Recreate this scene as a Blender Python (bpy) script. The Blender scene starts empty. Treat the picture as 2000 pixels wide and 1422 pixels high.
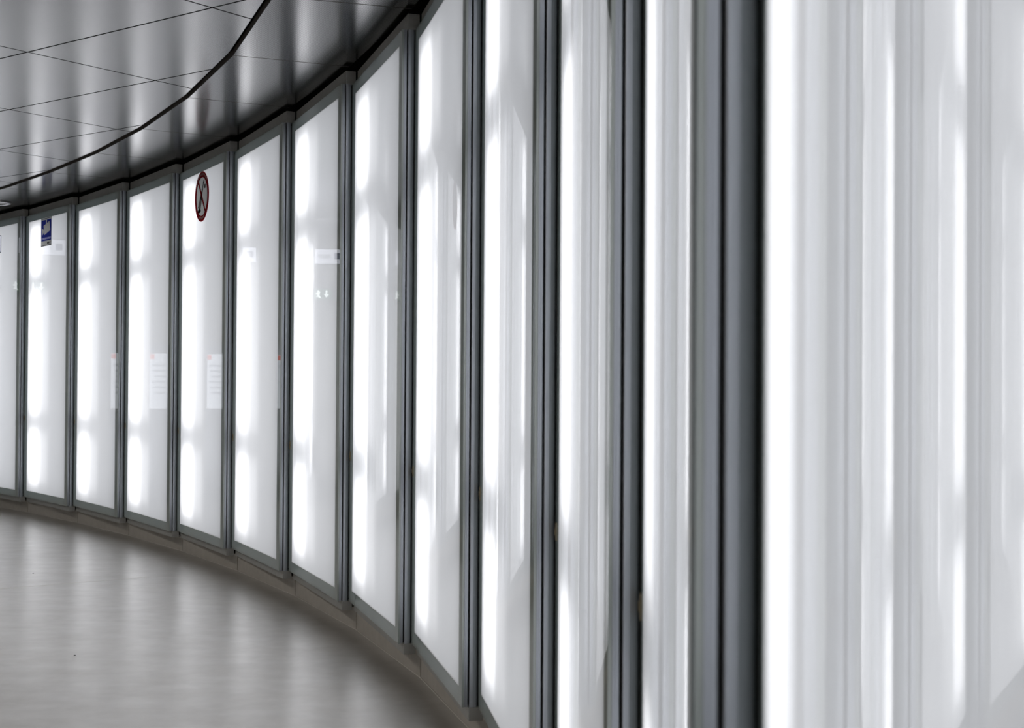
import bpy, bmesh, math, random
from mathutils import Vector, Matrix

# ------------------------------------------------------------------ camera, light, exposure
scene = bpy.context.scene
COL = scene.collection
FPX = 2632.0                                   # focal length in pixels of the 2000 px wide frame
EYE = 1.39
PITCH, ROLL = 0.0109, 0.0062
cam_data = bpy.data.cameras.new('camera')
cam_data.sensor_fit = 'HORIZONTAL'
cam_data.sensor_width = 36.0
cam_data.lens = 36.0 * FPX / 2000.0
cam_data.clip_start = 0.02
cam_data.clip_end = 200
cam_data.dof.use_dof = True
cam_data.dof.focus_distance = 9.2
cam_data.dof.aperture_fstop = 6.6
cam = bpy.data.objects.new('camera', cam_data)
COL.objects.link(cam)
R0, U0, F0 = Vector((1, 0, 0)), Vector((0, -math.sin(PITCH), math.cos(PITCH))), Vector((0, math.cos(PITCH), math.sin(PITCH)))
cr, sr = math.cos(ROLL), math.sin(ROLL)
R1, U1 = cr * R0 + sr * U0, cr * U0 - sr * R0
cam.matrix_world = Matrix(((R1.x, U1.x, -F0.x, 0), (R1.y, U1.y, -F0.y, 0), (R1.z, U1.z, -F0.z, EYE), (0, 0, 0, 1)))
scene.camera = cam

world = bpy.data.worlds.new('world')
scene.world = world
world.use_nodes = True
world.node_tree.nodes['Background'].inputs[0].default_value = (0.5, 0.52, 0.55, 1)
world.node_tree.nodes['Background'].inputs[1].default_value = 0.0      # the passage is underground and closed

DOWNLIGHT_W = 22.0
TUBE_FRONT, SPILL_FILL, BASE_FILL = 2.9, 0.48, 0.90  # radiance of tube strip, added falloff lamp, added even fill lamp
scene.cycles.adaptive_threshold = 0.08
scene.cycles.max_bounces = 4
scene.cycles.diffuse_bounces = 2
scene.cycles.glossy_bounces = 3
scene.cycles.transmission_bounces = 2
scene.cycles.caustics_reflective = False
scene.cycles.caustics_refractive = False
scene.view_settings.view_transform = 'Standard'
scene.view_settings.look = 'None'
scene.view_settings.exposure = 0.0
scene.view_settings.gamma = 1.0
scene.view_settings.use_curve_mapping = False

# ------------------------------------------------------------------ plan of the curved wall
SC = 2.85
CH = 0.4381 * SC                                # width of one wall unit
ZB, ZT = EYE - 0.4312 * SC, EYE + 0.5688 * SC   # foot and head of the posts
J = {}
_pl = [(-1.4629, 4.4663), (-1.1952, 4.1195), (-0.9441, 3.7605), (-0.7142, 3.3876), (-0.5069, 3.0016), (-0.325, 2.6031),
       (-0.1733, 2.1921), (-0.0543, 1.7704), (0.0317, 1.3409), (0.0743, 0.9048), (0.0729, 0.4667)]
for i, (a, b) in enumerate(_pl):
    J[i + 1] = Vector((a * SC, b * SC))
TH = {2: 37.67, 3: 34.97, 4: 31.65, 5: 28.25, 6: 24.53, 7: 20.25, 8: 15.77, 9: 11.33, 10: 5.58, 11: -0.18}
th = 12
for ang in (-5.2, -10.2):
    TH[th] = ang
    J[th] = J[th - 1] + CH * Vector((math.sin(math.radians(ang)), -math.cos(math.radians(ang))))
    th += 1
th = 1
for ang in (40.6, 43.6):
    TH[th] = ang
    J[th - 1] = J[th] - CH * Vector((math.sin(math.radians(ang)), -math.cos(math.radians(ang))))
    th -= 1
K0, K1 = min(TH), max(TH)                       # first and last unit
PF = -0.0255                                    # front face of the glass, local y
STEP = 0.037 - PF
DELTA = math.asin(STEP / CH)

# ------------------------------------------------------------------ helpers
def link(name, me, parent=None, mat=None):
    o = bpy.data.objects.new(name, me)
    COL.objects.link(o)
    o.parent = parent
    if mat is not None:
        me.materials.clear(); me.materials.append(mat)
    return o

def from_bm(name, bm):
    me = bpy.data.meshes.new(name)
    bmesh.ops.recalc_face_normals(bm, faces=bm.faces)
    bm.to_mesh(me); bm.free()
    return me

def add_box(bm, x0, x1, y0, y1, z0, z1, bevel=0.0):
    r = bmesh.ops.create_cube(bm, size=1.0)
    for v in r['verts']:
        v.co = Vector((x0 + (v.co.x + .5) * (x1 - x0), y0 + (v.co.y + .5) * (y1 - y0), z0 + (v.co.z + .5) * (z1 - z0)))
    if bevel:
        es = list({e for v in r['verts'] for e in v.link_edges})
        bmesh.ops.bevel(bm, geom=es, offset=bevel, segments=2, affect='EDGES', profile=.7)

def box_mesh(name, x0, x1, y0, y1, z0, z1, bevel=0.0):
    bm = bmesh.new(); add_box(bm, x0, x1, y0, y1, z0, z1, bevel)
    return from_bm(name, bm)

def add_prism(bm, pts, z0, z1):
    """closed prism of a plan outline"""
    lo = [bm.verts.new((p[0], p[1], z0)) for p in pts]
    hi = [bm.verts.new((p[0], p[1], z1)) for p in pts]
    n = len(pts)
    bm.faces.new(lo[::-1]); bm.faces.new(hi)
    for i in range(n):
        bm.faces.new((lo[i], lo[(i + 1) % n], hi[(i + 1) % n], hi[i]))

def prism_mesh(name, pts, z0, z1):
    bm = bmesh.new(); add_prism(bm, pts, z0, z1)
    return from_bm(name, bm)

def empty(name, loc=(0, 0, 0), rz=0.0):
    o = bpy.data.objects.new(name, None)
    o.empty_display_size = .1
    COL.objects.link(o); o.location = loc; o.rotation_euler = (0, 0, rz)
    return o

def tag(o, label=None, cat=None, group=None, kind=None):
    if label: o['label'] = label
    if cat: o['category'] = cat
    if group: o['group'] = group
    if kind: o['kind'] = kind
    return o

# ------------------------------------------------------------------ materials
def new_mat(name):
    m = bpy.data.materials.new(name); m.use_nodes = True
    nt = m.node_tree; nt.nodes.clear()
    out = nt.nodes.new('ShaderNodeOutputMaterial')
    return m, nt, out

def N(nt, t, **kw):
    n = nt.nodes.new(t)
    for k, v in kw.items(): setattr(n, k, v)
    return n

def principled(name, col, rough, metal=0.0, noise=0.0, nscale=40.0, bump=0.0, spec=0.5, stretch=(1, 1, 1), rnoise=0.0):
    m, nt, out = new_mat(name)
    p = N(nt, 'ShaderNodeBsdfPrincipled')
    p.inputs['Base Color'].default_value = (*col, 1); p.inputs['Roughness'].default_value = rough
    p.inputs['Metallic'].default_value = metal; p.inputs['Specular IOR Level'].default_value = spec
    nt.links.new(p.outputs[0], out.inputs[0])
    if noise or bump or rnoise:
        tc = N(nt, 'ShaderNodeTexCoord'); mp = N(nt, 'ShaderNodeMapping'); mp.inputs['Scale'].default_value = stretch
        nz = N(nt, 'ShaderNodeTexNoise'); nz.inputs['Scale'].default_value = nscale; nz.inputs['Detail'].default_value = 4
        nt.links.new(tc.outputs['Object'], mp.inputs[0]); nt.links.new(mp.outputs[0], nz.inputs['Vector'])
        if noise:
            mr = N(nt, 'ShaderNodeMapRange'); mr.inputs[3].default_value = 1 - noise; mr.inputs[4].default_value = 1 + noise
            mx = N(nt, 'ShaderNodeMix', data_type='RGBA', blend_type='MULTIPLY'); mx.inputs[0].default_value = 1
            mx.inputs[6].default_value = (*col, 1)
            nt.links.new(nz.outputs[0], mr.inputs[0]); nt.links.new(mr.outputs[0], mx.inputs[7]); nt.links.new(mx.outputs[2], p.inputs['Base Color'])
        if rnoise:
            mr = N(nt, 'ShaderNodeMapRange'); mr.inputs[3].default_value = rough - rnoise; mr.inputs[4].default_value = rough + rnoise
            nt.links.new(nz.outputs[0], mr.inputs[0]); nt.links.new(mr.outputs[0], p.inputs['Roughness'])
        if bump:
            b = N(nt, 'ShaderNodeBump'); b.inputs['Strength'].default_value = bump; b.inputs['Distance'].default_value = .002
            nt.links.new(nz.outputs[0], b.inputs['Height']); nt.links.new(b.outputs[0], p.inputs['Normal'])
    return m

def glazed(name, col, trans_col, t_share, ior=1.5, rough=0.012, soft=1.0):
    """frosted sheet lit from behind: diffuse transmission under a clear polished face"""
    m, nt, out = new_mat(name)
    d = N(nt, 'ShaderNodeBsdfDiffuse'); d.inputs[0].default_value = (*col, 1)
    t = N(nt, 'ShaderNodeBsdfTranslucent'); t.inputs[0].default_value = (*trans_col, 1)
    a = N(nt, 'ShaderNodeMixShader'); a.inputs[0].default_value = t_share
    nt.links.new(d.outputs[0], a.inputs[1]); nt.links.new(t.outputs[0], a.inputs[2])
    g = N(nt, 'ShaderNodeBsdfGlossy'); g.inputs['Roughness'].default_value = rough; g.inputs[0].default_value = (1, 1, 1, 1)
    f = N(nt, 'ShaderNodeFresnel'); f.inputs[0].default_value = ior
    geo = N(nt, 'ShaderNodeNewGeometry')
    inv = N(nt, 'ShaderNodeMath', operation='SUBTRACT'); inv.inputs[0].default_value = 1.0
    mul = N(nt, 'ShaderNodeMath', operation='MULTIPLY')
    nt.links.new(geo.outputs['Backfacing'], inv.inputs[1]); nt.links.new(inv.outputs[0], mul.inputs[0]); nt.links.new(f.outputs[0], mul.inputs[1])
    mx = N(nt, 'ShaderNodeMixShader')
    if soft < 1:                                   # adds glow at flat angles: weaker Fresnel loss, gloss boosted to match
        sc_ = N(nt, 'ShaderNodeMath', operation='MULTIPLY'); sc_.inputs[1].default_value = soft
        nt.links.new(mul.outputs[0], sc_.inputs[0]); mul = sc_; g.inputs[0].default_value = (1 / soft, 1 / soft, 1 / soft, 1)
    nt.links.new(mul.outputs[0], mx.inputs[0]); nt.links.new(a.outputs[0], mx.inputs[1]); nt.links.new(g.outputs[0], mx.inputs[2])
    nt.links.new(mx.outputs[0], out.inputs[0])
    return m

def emitter(name, col, strength):
    m, nt, out = new_mat(name)
    e = N(nt, 'ShaderNodeEmission'); e.inputs[0].default_value = (*col, 1); e.inputs[1].default_value = strength
    nt.links.new(e.outputs[0], out.inputs[0])
    return m

def ceiling_metal(name, pitch, dots, light, rough, lo, hi):
    """grey metal sheet with fine rows of perforation"""
    m, nt, out = new_mat(name)
    p = N(nt, 'ShaderNodeBsdfPrincipled'); p.inputs['Metallic'].default_value = .9; p.inputs['Roughness'].default_value = rough
    tc = N(nt, 'ShaderNodeTexCoord'); sep = N(nt, 'ShaderNodeSeparateXYZ'); nt.links.new(tc.outputs['Object'], sep.inputs[0])
    def wave(sock):
        k = N(nt, 'ShaderNodeMath', operation='MULTIPLY'); k.inputs[1].default_value = 2 * math.pi / pitch
        s = N(nt, 'ShaderNodeMath', operation='SINE'); nt.links.new(sock, k.inputs[0]); nt.links.new(k.outputs[0], s.inputs[0]); return s.outputs[0]
    w = wave(sep.outputs[1])
    if dots:
        m2 = N(nt, 'ShaderNodeMath', operation='MINIMUM'); nt.links.new(w, m2.inputs[0]); nt.links.new(wave(sep.outputs[0]), m2.inputs[1]); w = m2.outputs[0]
    st = N(nt, 'ShaderNodeMapRange'); st.interpolation_type = 'SMOOTHSTEP'
    st.inputs[1].default_value = lo; st.inputs[2].default_value = hi
    nt.links.new(w, st.inputs[0])
    mx = N(nt, 'ShaderNodeMix', data_type='RGBA'); nt.links.new(st.outputs[0], mx.inputs[0])
    mx.inputs[6].default_value = (light, light * .985, light * 1.01, 1); mx.inputs[7].default_value = (.012, .012, .012, 1)
    nt.links.new(mx.outputs[2], p.inputs['Base Color']); nt.links.new(p.outputs[0], out.inputs[0])
    return m

M = {}
M['frosted'] = glazed('frosted glass', (.78, .79, .81), (.935, .95, .98), .6, soft=.72)
M['bevel'] = glazed('brighter lit edge strip', (.9, .9, .9), (1, 1, 1), .95)  # passes more light than the frosted field, for the bright edge line
M['border'] = glazed('dark enamelled glass border', (.34, .375, .355), (.6, .8, .85), .06, rough=.015)
M['alu'] = principled('anodised aluminium', (.54, .57, .63), .42, .55, noise=.06, nscale=30, stretch=(8, 8, .3))
M['alu_mid'] = principled('grey anodised aluminium', (.40, .425, .47), .42, .55)
M['alu_dark'] = principled('dark anodised aluminium', (.20, .21, .23), .36, .8)
M['rail'] = principled('grey powder coated steel', (.43, .43, .415), .45, .4, noise=.15, nscale=25)
M['black'] = principled('matt black', (.008, .008, .009), .7)
M['tray'] = principled('white painted light box', (.6, .6, .6), .8, spec=.1)
M['tube'] = principled('white tube glass', (.9, .9, .9), .3)
M['plinth'] = principled('brushed grey plinth sheet', (.56, .525, .475), .45, .3, noise=.12, nscale=18)
M['ring'] = ceiling_metal('ceiling sheet with fine grooves', .0068, False, .23, .17, -.35, .05)
M['perf'] = ceiling_metal('perforated ceiling sheet', .0068, True, .33, .22, -.35, .0)
M['ceil_edge'] = principled('ceiling edge trim', (.12, .11, .10), .5, .3)
M['void'] = principled('dark ceiling void', (.012, .012, .012), .9)
M['brass'] = principled('worn brass latch', (.32, .27, .18), .4, .8)
M['wall'] = principled('grey plaster wall', (.42, .42, .41), .7, noise=.08, nscale=3)

# ------------------------------------------------------------------ floor
def floor_material():
    m, nt, out = new_mat('grey sealed floor')
    p = N(nt, 'ShaderNodeBsdfPrincipled'); p.inputs['Coat Weight'].default_value = 1.0; p.inputs['Coat IOR'].default_value = 1.68; p.inputs['Coat Roughness'].default_value = .27
    tc = N(nt, 'ShaderNodeTexCoord')
    def noise(scale, stretch, detail):
        mp = N(nt, 'ShaderNodeMapping'); mp.inputs['Scale'].default_value = stretch
        n = N(nt, 'ShaderNodeTexNoise'); n.inputs['Scale'].default_value = scale; n.inputs['Detail'].default_value = detail
        nt.links.new(tc.outputs['Object'], mp.inputs[0]); nt.links.new(mp.outputs[0], n.inputs['Vector']); return n.outputs[0]
    big = noise(.9, (1, 1, 1), 3); fine = noise(14, (1, 1, 1), 4); brush = noise(4, (1, 1.8, 1), 5)
    add = N(nt, 'ShaderNodeMath', operation='ADD'); nt.links.new(big, add.inputs[0]); nt.links.new(fine, add.inputs[1])
    cr_ = N(nt, 'ShaderNodeMapRange'); cr_.inputs[1].default_value = .55; cr_.inputs[2].default_value = 1.45
    cr_.inputs[3].default_value = .0; cr_.inputs[4].default_value = 1
    nt.links.new(add.outputs[0], cr_.inputs[0])
    mx = N(nt, 'ShaderNodeMix', data_type='RGBA'); mx.inputs[6].default_value = (.28, .26, .23, 1); mx.inputs[7].default_value = (.42, .395, .36, 1)
    nt.links.new(cr_.outputs[0], mx.inputs[0]); nt.links.new(mx.outputs[2], p.inputs['Base Color'])
    rr = N(nt, 'ShaderNodeMapRange'); rr.inputs[1].default_value = .3; rr.inputs[2].default_value = .7; rr.inputs[3].default_value = .30; rr.inputs[4].default_value = .45
    nt.links.new(brush, rr.inputs[0]); nt.links.new(rr.outputs[0], p.inputs['Roughness'])
    rc = N(nt, 'ShaderNodeMapRange'); rc.inputs[1].default_value = .3; rc.inputs[2].default_value = .7; rc.inputs[3].default_value = .28; rc.inputs[4].default_value = .315
    nt.links.new(brush, rc.inputs[0]); nt.links.new(rc.outputs[0], p.inputs['Coat Roughness'])
    nt.links.new(p.outputs[0], out.inputs[0])
    return m
M['floor'] = floor_material()

def normal_at(k):
    """inward plan normal at joint k (towards the passage)"""
    a = [TH[q] for q in (k, k + 1) if q in TH]
    t = math.radians(sum(a) / len(a))
    return Vector((-math.cos(t), -math.sin(t)))
KS = list(range(K0 - 1, K1 + 1))
def offset(d):
    return [J[k] + normal_at(k) * d for k in KS]

WIDE = 6.2                                       # width of the passage
outer, inner = offset(-.32), offset(WIDE)
outline = outer + inner[::-1]
def strip_slab(name, off_a, off_b, z0, z1, mat):
    """curved slab between two offsets of the wall line"""
    A, B = offset(off_a), offset(off_b)
    bm = bmesh.new()
    va = [[bm.verts.new((p.x, p.y, z)) for p in A] for z in (z0, z1)]
    vb = [[bm.verts.new((p.x, p.y, z)) for p in B] for z in (z0, z1)]
    for i in range(len(A) - 1):
        bm.faces.new((va[1][i], va[1][i + 1], vb[1][i + 1], vb[1][i])); bm.faces.new((va[0][i], vb[0][i], vb[0][i + 1], va[0][i + 1]))
        bm.faces.new((va[0][i], va[0][i + 1], va[1][i + 1], va[1][i])); bm.faces.new((vb[0][i], vb[1][i], vb[1][i + 1], vb[0][i + 1]))
    for e in (0, -1):
        bm.faces.new((va[0][e], va[1][e], vb[1][e], vb[0][e]))
    return link(name, from_bm(name, bm), None, mat)

ZC = EYE + 1.718                                  # underside of the ceiling ring along the wall
ZI = ZC + .015                                     # underside of the inner ceiling
tag(strip_slab('floor', -.34, WIDE + .1, -.1, 0.0, M['floor']), kind='structure')
ceiling = tag(strip_slab('ceiling', -.34, WIDE + .1, 3.36, 3.45, M['void']), kind='structure')
tag(strip_slab('wall_right', -.34, -.44, -.1, 3.45, M['void']), kind='structure')
tag(strip_slab('wall_left', WIDE, WIDE + .1, -.1, 3.45, M['wall']), kind='structure')
for nm, e, s in (('wall_back', -1, 1), ('wall_front', 0, -1)):
    k = KS[e]; n = normal_at(k); t = Vector((n.y, -n.x)) * (1 if e == 0 else -1)
    if (J[k] + t - J[KS[1 if e == 0 else -2]]).length < (J[k] - t - J[KS[1 if e == 0 else -2]]).length: t = -t
    a, b = J[k] - n * .44, J[k] + n * (WIDE + .1)
    w = link(nm, prism_mesh(nm, [a, b, b + t * .1, a + t * .1], -.1, 3.45), None, M['wall']); tag(w, kind='structure')

# thin scratches and seams of the floor covering, and two specks
def floor_pt(px, py):
    hy = 711 + FPX * math.tan(PITCH) + math.sin(ROLL) * (px - 1000)
    d = EYE * FPX / (py - hy)
    return Vector(((px - 1000) / FPX * d, d))

# ------------------------------------------------------------------ plinth along the foot of the wall
plinth = tag(strip_slab('baseboard_right', -.115, -.2, 0, ZB - .03, M['void']), kind='structure')
pl_pts = offset(-.084); pl_back = offset(-.112)
for i in range(len(KS) - 1):
    a, b, c, d = pl_pts[i], pl_pts[i + 1], pl_back[i + 1], pl_back[i]
    u = (b - a).normalized() * .0015
    n = Vector((u.y, -u.x)).normalized() * .003
    link('plinth_panel', prism_mesh('plinth_panel', [a + u, b - u + n * (1 if n.dot(normal_at(KS[i + 1])) > 0 else -1), c - u, d + u], 0.001, ZB - .045), plinth, M['plinth'])

# ------------------------------------------------------------------ ceiling sheets
ring_in = offset(.62)
ring_out = offset(-.02)
for i in range(len(KS) - 1):
    a, b = ring_out[i], ring_out[i + 1]
    c, d = ring_in[i + 1], ring_in[i]
    mid = (a + b + c + d) / 4
    ux = (b - a).normalized(); ang = math.atan2(ux.y, ux.x)
    rot = Matrix.Rotation(-ang, 2)
    g = .005
    pts = []
    for q, s in ((a, 1), (b, -1), (c, -1), (d, 1)):
        pts.append(rot @ (q + ux * g * s - mid))
    me = prism_mesh('ceiling_panel', pts, 0, .035)
    o = link('ceiling_panel', me, ceiling, M['ring'])
    me.materials.append(M['ceil_edge'])
    for f in me.polygons:
        if abs(f.normal.z) < .5: f.material_index = 1
    o.location = (mid.x, mid.y, ZC); o.rotation_euler = (0, 0, ang)
# inner ceiling: a square grid of sheets cut along the curve
clip_line = offset(.642)
inner_line = offset(WIDE)
def clip(poly, a, b, inside):
    e = b - a; n = Vector((-e.y, e.x))
    if n.dot(inside - a) < 0: n = -n
    out = []
    for i in range(len(poly)):
        p, q = poly[i], poly[(i + 1) % len(poly)]
        dp, dq = n.dot(p - a), n.dot(q - a)
        if dp >= 0: out.append(p)
        if dp * dq < 0: out.append(p + (q - p) * (dp / (dp - dq)))
    return out
GA, GB = Vector((.8, -.6)), Vector((.6, .8))
GANG = math.atan2(GA.y, GA.x)
rotg = Matrix.Rotation(-GANG, 2)
core = Vector((-3.0, 6.0))
for ia in range(-9, 8):
    for ib in range(-9, 16):
        a0, a1 = -6.403 + 1.483 * ia, -6.403 + 1.483 * (ia + 1)
        b0, b1 = 4.196 + .842 * ib, 4.196 + .842 * (ib + 1)
        g = .0065
        poly = [GA * (a0 + g) + GB * (b0 + g), GA * (a1 - g) + GB * (b0 + g), GA * (a1 - g) + GB * (b1 - g), GA * (a0 + g) + GB * (b1 - g)]
        cen = (poly[0] + poly[2]) / 2
        near = min(range(len(KS)), key=lambda q: (ring_in[q] - cen).length)
        if (cen - J[KS[near]]).length > WIDE - .4 or near in (0, len(KS) - 1): continue
        for i in range(len(KS) - 1):
            poly = clip(poly, clip_line[i], clip_line[i + 1], core)
            if len(poly) < 3: break
        if len(poly) < 3: continue
        o = link('ceiling_panel', prism_mesh('ceiling_panel', [rotg @ (p - cen) for p in poly], 0, .02), ceiling, M['perf'])
        o.location = (cen.x, cen.y, ZI); o.rotation_euler = (0, 0, GANG)

# ------------------------------------------------------------------ round downlights further out in the passage
def make_downlight():
    root = empty('ceiling_downlight')
    bm = bmesh.new()
    S = 32
    rings = [(.17, 0), (.17, -.012), (.15, -.016), (.135, -.012), (.135, .03)]
    vs = [[bm.verts.new((r * math.cos(q * 2 * math.pi / S), r * math.sin(q * 2 * math.pi / S), z)) for q in range(S)] for r, z in rings]
    for a in range(len(rings) - 1):
        for q in range(S): bm.faces.new((vs[a][q], vs[a][(q + 1) % S], vs[a + 1][(q + 1) % S], vs[a + 1][q]))
    link('trim_ring', from_bm('trim_ring', bm), root, M['downlight_trim'])
    bm = bmesh.new(); bmesh.ops.create_circle(bm, cap_ends=True, segments=S, radius=.134)
    for v in bm.verts: v.co.z = -.002
    link('diffuser', from_bm('diffuser', bm), root, M['downlight'])
    ld = bpy.data.lights.new('downlight', 'AREA'); ld.shape = 'DISK'; ld.size = .26; ld.energy = DOWNLIGHT_W; ld.color = (1.0, .95, .88)
    lo = bpy.data.objects.new('downlight', ld); COL.objects.link(lo); lo.parent = root; lo.location = (0, 0, -.018)
    return root
M['downlight_trim'] = principled('satin steel trim', (.6, .6, .6), .3, .9)
M['downlight'] = emitter('downlight glass', (1.0, .95, .88), 6.0)
DOWN = []
for n_, k in enumerate((1, 4, 7, 10, 12)):
    p = J[k] + normal_at(k) * 3.3
    DOWN.append(p)
DOWN.append(Vector((-5.15, 13.33)))            # this one is switched off

# ------------------------------------------------------------------ one wall unit and its copies
def make_unit():
    root = empty('light_panel')
    L = -CH * math.cos(DELTA)                     # left end, where the unit meets the post of its neighbour
    # post: flat face towards the passage's near end, rounded off towards the wall
    prof = [(-.05, .003), (.0, .003), (.0015, .0045), (.0015, .0165), (.0008, .019), (-.0002, .0240), (-.0018, .0290), (-.0042, .0325), (-.008, .0345), (-.05, .0345)]
    post = link('post', prism_mesh('post', prof, ZB, ZT), root, M['alu'])
    link('black_gap_strip', box_mesh('black_gap_strip', -.055, -.018, -.0035, .0035, ZB + .003, ZT - .003), post, M['black'])  # black strip, shade of the open gap put into its colour
    link('black_gap_strip', box_mesh('black_gap_strip', -.05, -.010, .0345, .0375, ZB + .003, ZT - .003), post, M['black'])
    # rails
    link('top_rail', box_mesh('top_rail', L + .012, .004, .0, .056, ZT, ZT + .073, .0012), root, M['rail'])
    link('bottom_rail', box_mesh('bottom_rail', L + .012, .004, .0, .056, ZB - .05, ZB, .0012), root, M['rail'])
    # glazed leaf
    x0, x1, z0, z1 = L + .092, -.065, ZB + .068, ZT - .068
    me = bpy.data.meshes.new('glass_pane')
    yf = PF + .0005
    me.from_pydata([(x0, yf, z0), (x1, yf, z0), (x1, yf, z1), (x0, yf, z1)], [], [(0, 1, 2, 3)]); me.update()
    pane = link('glass_pane', me, root, M['frosted'])
    bx0, bx1, bz0, bz1 = L - .004, -.0012, ZB + .001, ZT - .001
    def strip(p, q, r, s):
        bm = bmesh.new(); add_box(bm, p, q, PF, PF + .008, r, s)
        bmesh.ops.delete(bm, geom=[f for f in bm.faces if f.normal.y > .5 or f.calc_center_median().y > PF + .0079], context='FACES')
        me = bpy.data.meshes.new('border_strip'); bm.normal_update(); bm.to_mesh(me); bm.free()
        return link('border_strip', me, pane, M['border'])
    strip(bx0, x0, bz0, bz1); strip(x1, bx1, bz0, bz1); strip(x0, x1, bz0, z0); strip(x0, x1, z1, bz1)
    # flat strip around the frosted field, made brighter for the lit edge line
    bm = bmesh.new(); w_ = .007
    for (p, q, r, t_) in ((x0, x0 + w_, z0, z1), (x1 - w_, x1, z0, z1), (x0 + w_, x1 - w_, z0, z0 + w_), (x0 + w_, x1 - w_, z1 - w_, z1)):
        vs = [bm.verts.new(c) for c in ((p, PF - .0004, r), (q, PF - .0004, r), (q, PF - .0004, t_), (p, PF - .0004, t_))]
        bm.faces.new(vs)
    bmesh.ops.remove_doubles(bm, verts=bm.verts, dist=1e-5)
    bm.normal_update()
    for f in bm.faces:
        if f.normal.y > 0: f.normal_flip()
    me = bpy.data.meshes.new('lit_edge_strip'); bm.to_mesh(me); bm.free()
    link('lit_edge_strip', me, pane, M['bevel'])
    # aluminium edge of the leaf with its groove
    ep = [(-.022, PF + .0082), (-.0012, PF + .0082), (.0, PF + .0090), (.0, PF + .0120), (-.0022, PF + .0122), (-.0022, PF + .0136), (.0, PF + .0138), (.0, -.0045), (-.0012, -.0035), (-.022, -.0035)]
    link('edge_profile', prism_mesh('edge_profile', ep, ZB + .002, ZT - .002), root, M['alu_mid'])
    # light box behind the glass
    yb = .175
    tx0, tx1, tz0, tz1 = L + .006, -.03, ZB + .012, ZT - .012
    bm = bmesh.new()
    t = .004
    add_box(bm, tx0, tx1, yb, yb + t, tz0, tz1)
    add_box(bm, tx0, tx0 + t, PF + .009, yb, tz0, tz1); add_box(bm, tx1 - t, tx1, PF + .009, yb, tz0, tz1)
    add_box(bm, tx0 + t, tx1 - t, PF + .009, yb, tz0, tz0 + t); add_box(bm, tx0 + t, tx1 - t, PF + .009, yb, tz1 - t, tz1)
    tray = link('light_box', from_bm('light_box', bm), root, M['tray'])
    tx, ty = L + .295, PF + .078
    sockets = []
    for za, zb in ((.325, .833), (1.027, 2.223), (2.417, 2.865)):
        bm = bmesh.new()
        bmesh.ops.create_cone(bm, cap_ends=True, segments=12, radius1=.013, radius2=.013, depth=zb - za, matrix=Matrix.Translation((tx, ty, (za + zb) / 2)))
        tube = link('light_tube', from_bm('light_tube', bm), tray, M['tube'])
        # bright strip for the tube, plus an added wider lamp grading its falloff
        for nm, cx_, wd, rad in (('tube_light', tx, .27, TUBE_FRONT), ('added_spill_light', tx + .10, .60, SPILL_FILL)):
            ld = bpy.data.lights.new(nm, 'AREA'); ld.shape = 'RECTANGLE'; ld.size = wd; ld.size_y = zb - za
            ld.energy = rad * math.pi * wd * (zb - za); ld.color = (1.0, .985, .985)
            lo = bpy.data.objects.new(nm, ld); COL.objects.link(lo); lo.parent = tray
            lo.location = (cx_, ty - (.016 if nm == 'tube_light' else .0165), (za + zb) / 2); lo.rotation_euler = (-math.pi / 2, 0, 0)
        for ze, d in ((za, -1), (zb, 1)):
            bm = bmesh.new()
            bmesh.ops.create_cone(bm, cap_ends=True, segments=10, radius1=.014, radius2=.014, depth=.03, matrix=Matrix.Translation((tx, ty, ze + d * .014)))
            sockets.append(bm)
    ld = bpy.data.lights.new('added_base_light', 'AREA'); ld.shape = 'RECTANGLE'; ld.size = tx1 - tx0 - .02; ld.size_y = tz1 - tz0 - .02  # added even fill lamp, stands in for light bounced inside the box
    ld.energy = BASE_FILL * math.pi * ld.size * ld.size_y; ld.color = (.955, .97, 1.0)
    lo = bpy.data.objects.new('added_base_light', ld); COL.objects.link(lo); lo.parent = tray
    lo.location = ((tx0 + tx1) / 2, yb - .004, (tz0 + tz1) / 2); lo.rotation_euler = (-math.pi / 2, 0, 0)
    for bm in sockets: link('tube_socket', from_bm('tube_socket', bm), tray, M['tray'])
    # small latch on the far edge of the leaf
    bm = bmesh.new()
    add_box(bm, L + .004, L + .03, PF - .003, PF + .001, .935, .985, .001)
    add_box(bm, L + .010, L + .022, PF - .0055, PF - .0025, .95, .97, .001)
    link('latch', from_bm('latch', bm), root, M['brass'])
    return root

def copy_tree(o, parent=None):
    c = o.copy(); COL.objects.link(c); c.parent = parent
    for ch in [x for x in o.children]: copy_tree(ch, c)
    return c

ORD = {1: 'first', 2: 'second', 3: 'third', 4: 'fourth', 5: 'fifth', 6: 'sixth', 7: 'seventh', 8: 'eighth'}
def unit_label(k):
    base = 'tall backlit frosted glass wall panel, '
    if k == 4: return 'tall backlit frosted glass wall panel bearing the round red prohibition sticker'
    if k == 1: return 'tall backlit frosted glass wall panel bearing the blue camera notice'
    if k in (2, 3): return base + ORD[k - 1] + ' to the right of the blue camera notice'
    if 5 <= k <= 11: return base + ORD[k - 4] + ' to the right of the round red sticker'
    if k == 12: return 'blurred backlit glass panel closest to the camera, filling the right edge'
    if k > 12: return base + ORD[k - 12] + ' behind the camera past the blurred panel'
    return base + ORD[1 - k] + ' to the left of the blue camera notice'

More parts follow.
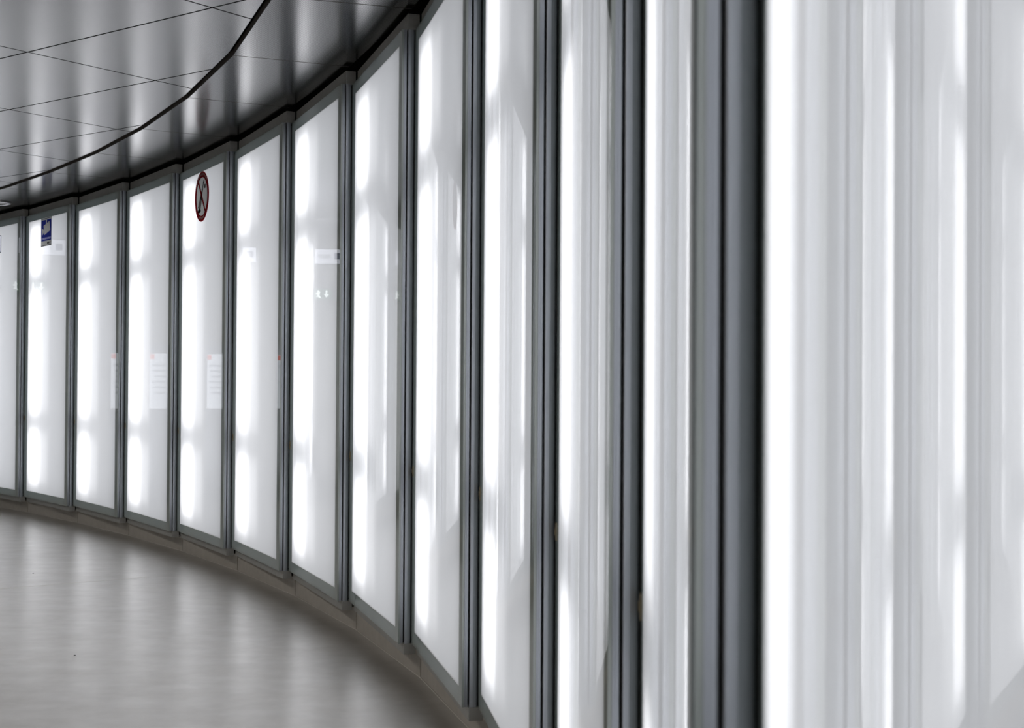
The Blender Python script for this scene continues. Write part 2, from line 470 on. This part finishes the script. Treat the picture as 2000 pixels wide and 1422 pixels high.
dl = make_downlight()
for n_, p in enumerate(DOWN):
    o = dl if n_ == 0 else copy_tree(dl)
    o.location = (p.x, p.y, (ZI if n_ < 5 else ZC) - .001)
    if n_ == 5:
        for c_ in list(o.children):
            if c_.type == 'LIGHT': bpy.data.objects.remove(c_)
            elif c_.name.startswith('diffuser'):
                c_.data = c_.data.copy(); c_.data.materials.clear(); c_.data.materials.append(M['downlight_trim'])
    tag(o, 'round ceiling downlight switched off above the left end of the glass wall' if n_ == 5 else 'round recessed ceiling downlight, ' + ORD[n_ + 1] + ' from the far end of the passage', 'lamp', 'downlights in the passage ceiling')

proto = make_unit()
UNIT = {}
for k in range(K0, K1 + 1):
    u = proto if k == 4 else copy_tree(proto)
    tp = math.radians(TH[k]) - DELTA
    u.location = (J[k].x, J[k].y, 0); u.rotation_euler = (0, 0, tp - math.pi / 2)
    tag(u, unit_label(k), 'light panel', 'backlit glass panels of the curved wall')
    UNIT[k] = u

# ------------------------------------------------------------------ stickers on the glass
def vinyl(name, col, share):
    m, nt, out = new_mat(name)
    d = N(nt, 'ShaderNodeBsdfDiffuse'); d.inputs[0].default_value = (*col, 1)
    t = N(nt, 'ShaderNodeBsdfTranslucent'); t.inputs[0].default_value = (*col, 1)
    a = N(nt, 'ShaderNodeMixShader'); a.inputs[0].default_value = share
    nt.links.new(d.outputs[0], a.inputs[1]); nt.links.new(t.outputs[0], a.inputs[2]); nt.links.new(a.outputs[0], out.inputs[0])
    return m
M['v_white'] = vinyl('white vinyl', (.40, .40, .39), .5)
M['v_letter'] = vinyl('white print', (.92, .90, .88), .3)
M['v_lilac'] = vinyl('pale blue print', (.20, .21, .42), .5)
M['v_red'] = vinyl('red vinyl', (.34, .022, .03), .45)
M['v_black'] = vinyl('black vinyl print', (.012, .012, .012), .2)
M['v_dark'] = vinyl('dark grey print', (.08, .085, .085), .4)
M['v_grey'] = vinyl('grey print', (.30, .29, .28), .45)
M['v_blue'] = vinyl('blue vinyl', (.025, .035, .21), .45)

def sheet(name, pts, lay, mat, parent):
    """flat print piece in the plane of the glass: front face and thin rim, lay = layer height"""
    bm = bmesh.new()
    f = [bm.verts.new((p[0], -lay, p[1])) for p in pts]; b = [bm.verts.new((p[0], 0, p[1])) for p in pts]
    n = len(pts); bm.faces.new(f)
    for i in range(n): bm.faces.new((f[i], b[i], b[(i + 1) % n], f[(i + 1) % n]))
    return link(name, from_bm(name, bm), parent, mat)

def annulus(name, r0, r1, lay, mat, parent, S=64):
    bm = bmesh.new()
    def ring(r, y): return [bm.verts.new((r * math.cos(q * 2 * math.pi / S), y, r * math.sin(q * 2 * math.pi / S))) for q in range(S)]
    a, b, c, d = ring(r0, -lay), ring(r1, -lay), ring(r1, 0), ring(r0, 0)
    for q in range(S):
        w = (q + 1) % S
        bm.faces.new((a[q], b[q], b[w], a[w])); bm.faces.new((b[q], c[q], c[w], b[w])); bm.faces.new((a[w], d[w], d[q], a[q]))
    return link(name, from_bm(name, bm), parent, mat)

def text_mesh(txt, size, place):
    """letters as one flat mesh; place(advance) gives the plan matrix of each letter"""
    bm = bmesh.new(); adv = 0.0; items = []
    for ch in txt:
        cu = bpy.data.curves.new('letter', 'FONT'); cu.body = ch; cu.size = size; cu.resolution_u = 2
        ob = bpy.data.objects.new('letter', cu); COL.objects.link(ob)
        bpy.context.view_layer.update()
        me = bpy.data.meshes.new_from_object(ob.evaluated_get(bpy.context.evaluated_depsgraph_get()))
        xs = [v.co.x for v in me.vertices] or [0, size * .3]
        wd = max(xs) - min(xs) if me.vertices else size * .3
        for v in me.vertices: v.co.x -= min(xs) + wd / 2
        items.append((me, adv + wd / 2)); adv += wd + size * .14
        bpy.data.objects.remove(ob); bpy.data.curves.remove(cu)
    for me, a in items:
        me.transform(place(a - adv / 2)); bm.from_mesh(me); bpy.data.meshes.remove(me)
    out = bpy.data.meshes.new('lettering'); bm.to_mesh(out); bm.free()
    return out

TOXZ = Matrix(((1, 0, 0, 0), (0, 0, 1, 0), (0, 1, 0, 0), (0, 0, 0, 1)))    # letters from the x-y to the x-z plane
def on_glass(name, k, x, z):
    u = UNIT[k]
    o = empty(name)
    o.rotation_euler = u.rotation_euler
    e = Vector((math.cos(u.rotation_euler.z), math.sin(u.rotation_euler.z))); n = Vector((-e.y, e.x))
    p = J[k] + e * x + n * (PF - .0006)
    o.location = (p.x, p.y, z)
    return o

RS = .190
st = on_glass('prohibition_sticker', 4, -.6125, 2.753)
tag(st, 'round red and white sticker with a crossed-out bottle near the panel top', 'sticker')
circ = [(RS * .97 * math.cos(q * math.pi / 24), RS * .97 * math.sin(q * math.pi / 24)) for q in range(48)]
sheet('disc', circ, .0006, M['v_white'], st)
ringp = annulus('red_ring', RS * .765, RS, .0010, M['v_red'], st)
def bottle_quad(name, s0, s1, w0, w1, mat, lay=.0009):
    A, ax, pp = Vector((-.37, -.50)), Vector((.50, .86)), Vector((.86, -.50))
    q = [A + ax * s0 - pp * w0 / 2, A + ax * s0 + pp * w0 / 2, A + ax * s1 + pp * w1 / 2, A + ax * s1 - pp * w1 / 2]
    return sheet(name, [(v.x * RS, v.y * RS) for v in q], lay, mat, st)
bottle_quad('bottle_edge', .02, .06, .40, .39, M['v_black'])
bottle_quad('bottle_body', .06, .46, .39, .30, M['v_grey'])
bottle_quad('bottle_label', .46, .62, .30, .24, M['v_dark'])
bottle_quad('bottle_shoulder', .62, .84, .24, .13, M['v_dark'])
bottle_quad('bottle_label', .80, .92, .14, .12, M['v_black'], .0011)
bottle_quad('bottle_neck', .92, 1.16, .12, .10, M['v_dark'])
bottle_quad('bottle_mouth', 1.16, 1.30, .11, .09, M['v_black'])
el = [(RS * (-.34 + .21 * math.cos(q * math.pi / 12)), RS * (-.55 + .075 * math.sin(q * math.pi / 12))) for q in range(24)]
sheet('bottle_foot', el, .0010, M['v_black'], st)
sheet('bottle_cap', [(RS * a, RS * b) for a, b in ((.35, .29), (.49, .29), (.51, .45), (.37, .45))], .0009, M['v_black'], st)
sl0, sl1 = Vector((-.50, .64)), Vector((.50, -.64))
pn = Vector((.79, .62)) * .065
sheet('red_slash', [(v.x * RS, v.y * RS) for v in (sl0 - pn, sl1 - pn, sl1 + pn, sl0 + pn)], .0013, M['v_red'], st)
def arc(top):
    def f(a):
        r = RS * (.845 if top else .905)
        ph = (math.pi / 2 - a / r) if top else (-math.pi / 2 + a / r)
        rot = (ph - math.pi / 2) if top else (ph + math.pi / 2)
        return Matrix.Translation((r * math.cos(ph), -.0013, r * math.sin(ph))) @ TOXZ @ Matrix.Rotation(rot, 4, 'Z')
    return f
link('ring_lettering', text_mesh('Alkoholkonsum', .040, arc(True)), ringp, M['v_letter'])
link('ring_lettering', text_mesh('verboten', .034, arc(False)), ringp, M['v_letter'])

NW, NH = .300, .276
nt_ = on_glass('camera_notice', 1, -.7895, 2.941)
tag(nt_, 'blue rectangular notice with a white surveillance camera symbol near the panel top', 'sign')
def uv(pts): return [(a * NW, -b * NH) for a, b in pts]
def rect(a, b, c, d): return uv(((a, d), (c, d), (c, b), (a, b)))
def holed(name, outer, holes, lay, mat, parent):
    """flat print piece with openings"""
    cu = bpy.data.curves.new(name, 'CURVE'); cu.dimensions = '2D'; cu.fill_mode = 'FRONT'
    for pts in [outer] + holes:
        sp = cu.splines.new('POLY'); sp.points.add(len(pts) - 1); sp.use_cyclic_u = True
        for q, p in zip(sp.points, pts): q.co = (p[0], p[1], 0, 1)
    ob = bpy.data.objects.new(name, cu); COL.objects.link(ob); bpy.context.view_layer.update()
    me = bpy.data.meshes.new_from_object(ob.evaluated_get(bpy.context.evaluated_depsgraph_get()))
    bpy.data.objects.remove(ob); bpy.data.curves.remove(cu)
    me.transform(Matrix.Translation((0, -lay, 0)) @ TOXZ)
    return link(name, me, parent, mat)
holed('dark_edge', rect(0, 0, 1, 1), [rect(.03, .025, .97, .97)], .0006, M['v_dark'], nt_)
sheet('white_line', rect(.03, .025, .97, .065), .0006, M['v_white'], nt_)
CAMB = uv(((.328, .60), (.884, .469), (.797, .136), (.56, .19), (.56, .07), (.47, .07), (.47, .21), (.234, .263)))
CAML = uv(((.156, .60), (.28, .50), (.25, .40), (.094, .352)))
blue = holed('blue_field', rect(.03, .065, .97, .81), [CAMB, CAML, rect(.06, .69, .95, .765)], .0006, M['v_blue'], nt_)
foot = sheet('white_foot', rect(.03, .81, .97, .97), .0006, M['v_white'], nt_)
sheet('camera_body', CAMB, .0005, M['v_white'], blue)
sheet('camera_lens', CAML, .0005, M['v_white'], blue)
sheet('caption_band', rect(.06, .69, .95, .765), .0005, M['v_lilac'], blue)
link('caption', text_mesh('Videoüberwachung', .022, lambda a: Matrix.Translation((NW * .505 + a, -.0009, -NH * .752)) @ TOXZ), blue, M['v_letter'])
for a in (.60, .67, .74):
    sheet('logo_letter', uv(((a, .93), (a + .05, .93), (a + .06, .86), (a + .01, .86))), .0011, M['v_black'], foot)
sheet('logo_mark', uv(((.83, .90), (.93, .90), (.88, .845))), .0011, M['v_red'], foot)

# ------------------------------------------------------------------ floor details
floor = bpy.data.objects['floor']
M['seam'] = principled('pale floor seam', (.85, .83, .79), .5)
def floor_line(name, pts, w, mat, parent):
    for a, b in zip(pts[:-1], pts[1:]):
        t = (b - a).normalized(); n = Vector((-t.y, t.x)) * w / 2
        link(name, prism_mesh(name, [a - n, b - n, b + n, a + n], 0.0, .0008), parent, mat)
floor_line('seam', [Vector((-3.70, 8.55)), Vector((-2.5, 9.35))], .004, M['seam'], floor)
foot_pts = offset(-.079)
floor_line('foot_joint', foot_pts, .004, M['seam'], plinth)
for lab, x, y in (('tiny dark crumb on the grey floor towards the far left wall', -3.35, 9.47), ('tiny dark crumb on the grey floor, the nearer of two', -2.16, 6.70)):
    bm = bmesh.new(); bmesh.ops.create_icosphere(bm, subdivisions=1, radius=.0055)
    for v in bm.verts: v.co = Vector((v.co.x * 1.2, v.co.y * .8, v.co.z * .5 + .0045))
    o = link('floor_crumb', from_bm('floor_crumb', bm), None, M['black']); o.location = (x, y, 0)
    tag(o, lab, 'crumb')

# ------------------------------------------------------------------ things past the left edge that the glass mirrors
M['screen'] = emitter('display screen', (.86, .91, 1.0), 1.0)
M['screen_grey'] = emitter('display screen text block', (.75, .80, .9), .75)
M['screen_red'] = emitter('display screen red corner', (.8, .12, .08), 1.0)
M['sign_lit'] = emitter('lit sign face', (.85, .88, 1.0), .9)
M['sign_green'] = emitter('green sign pictogram field', (.35, .6, .45), .35)
M['sign_white'] = emitter('white sign pictogram', (.9, 1, .95), 1.5)
M['sign_print'] = emitter('grey sign lettering', (.5, .52, .58), 1.0)
M['sign_blue'] = principled('blue sign print', (.05, .08, .3), .5)
def face_dir(o, nx, ny): o.rotation_euler = (0, 0, math.atan2(ny, nx) + math.pi / 2)   # local -y looks along (nx, ny)
d = empty('information_display', (-5.82, 13.48, 0)); face_dir(d, .93, .10)
tag(d, 'slim standing information display with a pale lit screen, mirrored in the glass wall', 'display')
link('foot_plate', box_mesh('foot_plate', -.17, .17, -.12, .16, 0, .015, .003), d, M['rail'])
bodyp = link('housing', box_mesh('housing', -.15, .15, .0, .07, .015, 1.74, .004), d, M['alu_dark'])
scr = link('screen', box_mesh('screen', -.13, .13, -.004, 0, 1.04, 1.64), d, M['screen'])
link('screen_header', box_mesh('screen_header', .06, .125, -.006, -.004, 1.58, 1.635), scr, M['screen_red'])
for i in range(6):
    link('screen_line', box_mesh('screen_line', -.11, .10 - .02 * (i % 3), -.006, -.004, 1.50 - i * .06, 1.525 - i * .06), scr, M['screen_grey'])
h = empty('direction_sign', (-5.38, 13.71, 2.74)); face_dir(h, .65, -.76)
tag(h, 'small lit direction sign hung under the ceiling, mirrored in the glass wall', 'sign')
link('sign_box', box_mesh('sign_box', -.17, .17, .0, .05, -.09, .09, .004), h, M['alu_dark'])
link('sign_face', box_mesh('sign_face', -.16, .16, -.003, 0, -.08, .08), h, M['sign_lit'])
link('sign_arrow', box_mesh('sign_arrow', -.13, -.06, -.005, -.003, -.03, .04), h, M['sign_blue'])
link('sign_text', box_mesh('sign_text', -.02, .12, -.005, -.003, -.02, .025), h, M['sign_print'])
for s_ in (-.13, .13): link('hanger', box_mesh('hanger', s_ - .006, s_ + .006, .02, .03, .09, ZC - 2.74), h, M['alu_dark'])
h = empty('exit_sign', (-5.42, 13.88, 2.33)); face_dir(h, .65, -.76)
tag(h, 'small green lit emergency exit sign, mirrored in the glass wall', 'sign')
link('sign_box', box_mesh('sign_box', -.11, .11, .0, .04, -.07, .07, .003), h, M['alu_dark'])
fc = link('sign_face', box_mesh('sign_face', -.10, .10, -.003, 0, -.06, .06), h, M['sign_green'])
sheet('arrow', [(-.07, 0), (-.04, -.04), (-.01, 0), (-.03, 0), (-.03, .045), (-.05, .045), (-.05, 0)], .005, M['sign_white'], fc)
sheet('running_figure', [(.02, -.045), (.04, -.01), (.03, .02), (.045, .045), (.06, .045), (.065, .02), (.085, .0), (.06, -.005), (.075, -.04), (.055, -.03), (.04, -.045)], .005, M['sign_white'], fc)
link('hanger', box_mesh('hanger', -.006, .006, .01, .03, .07, ZC - 2.33), h, M['alu_dark'])
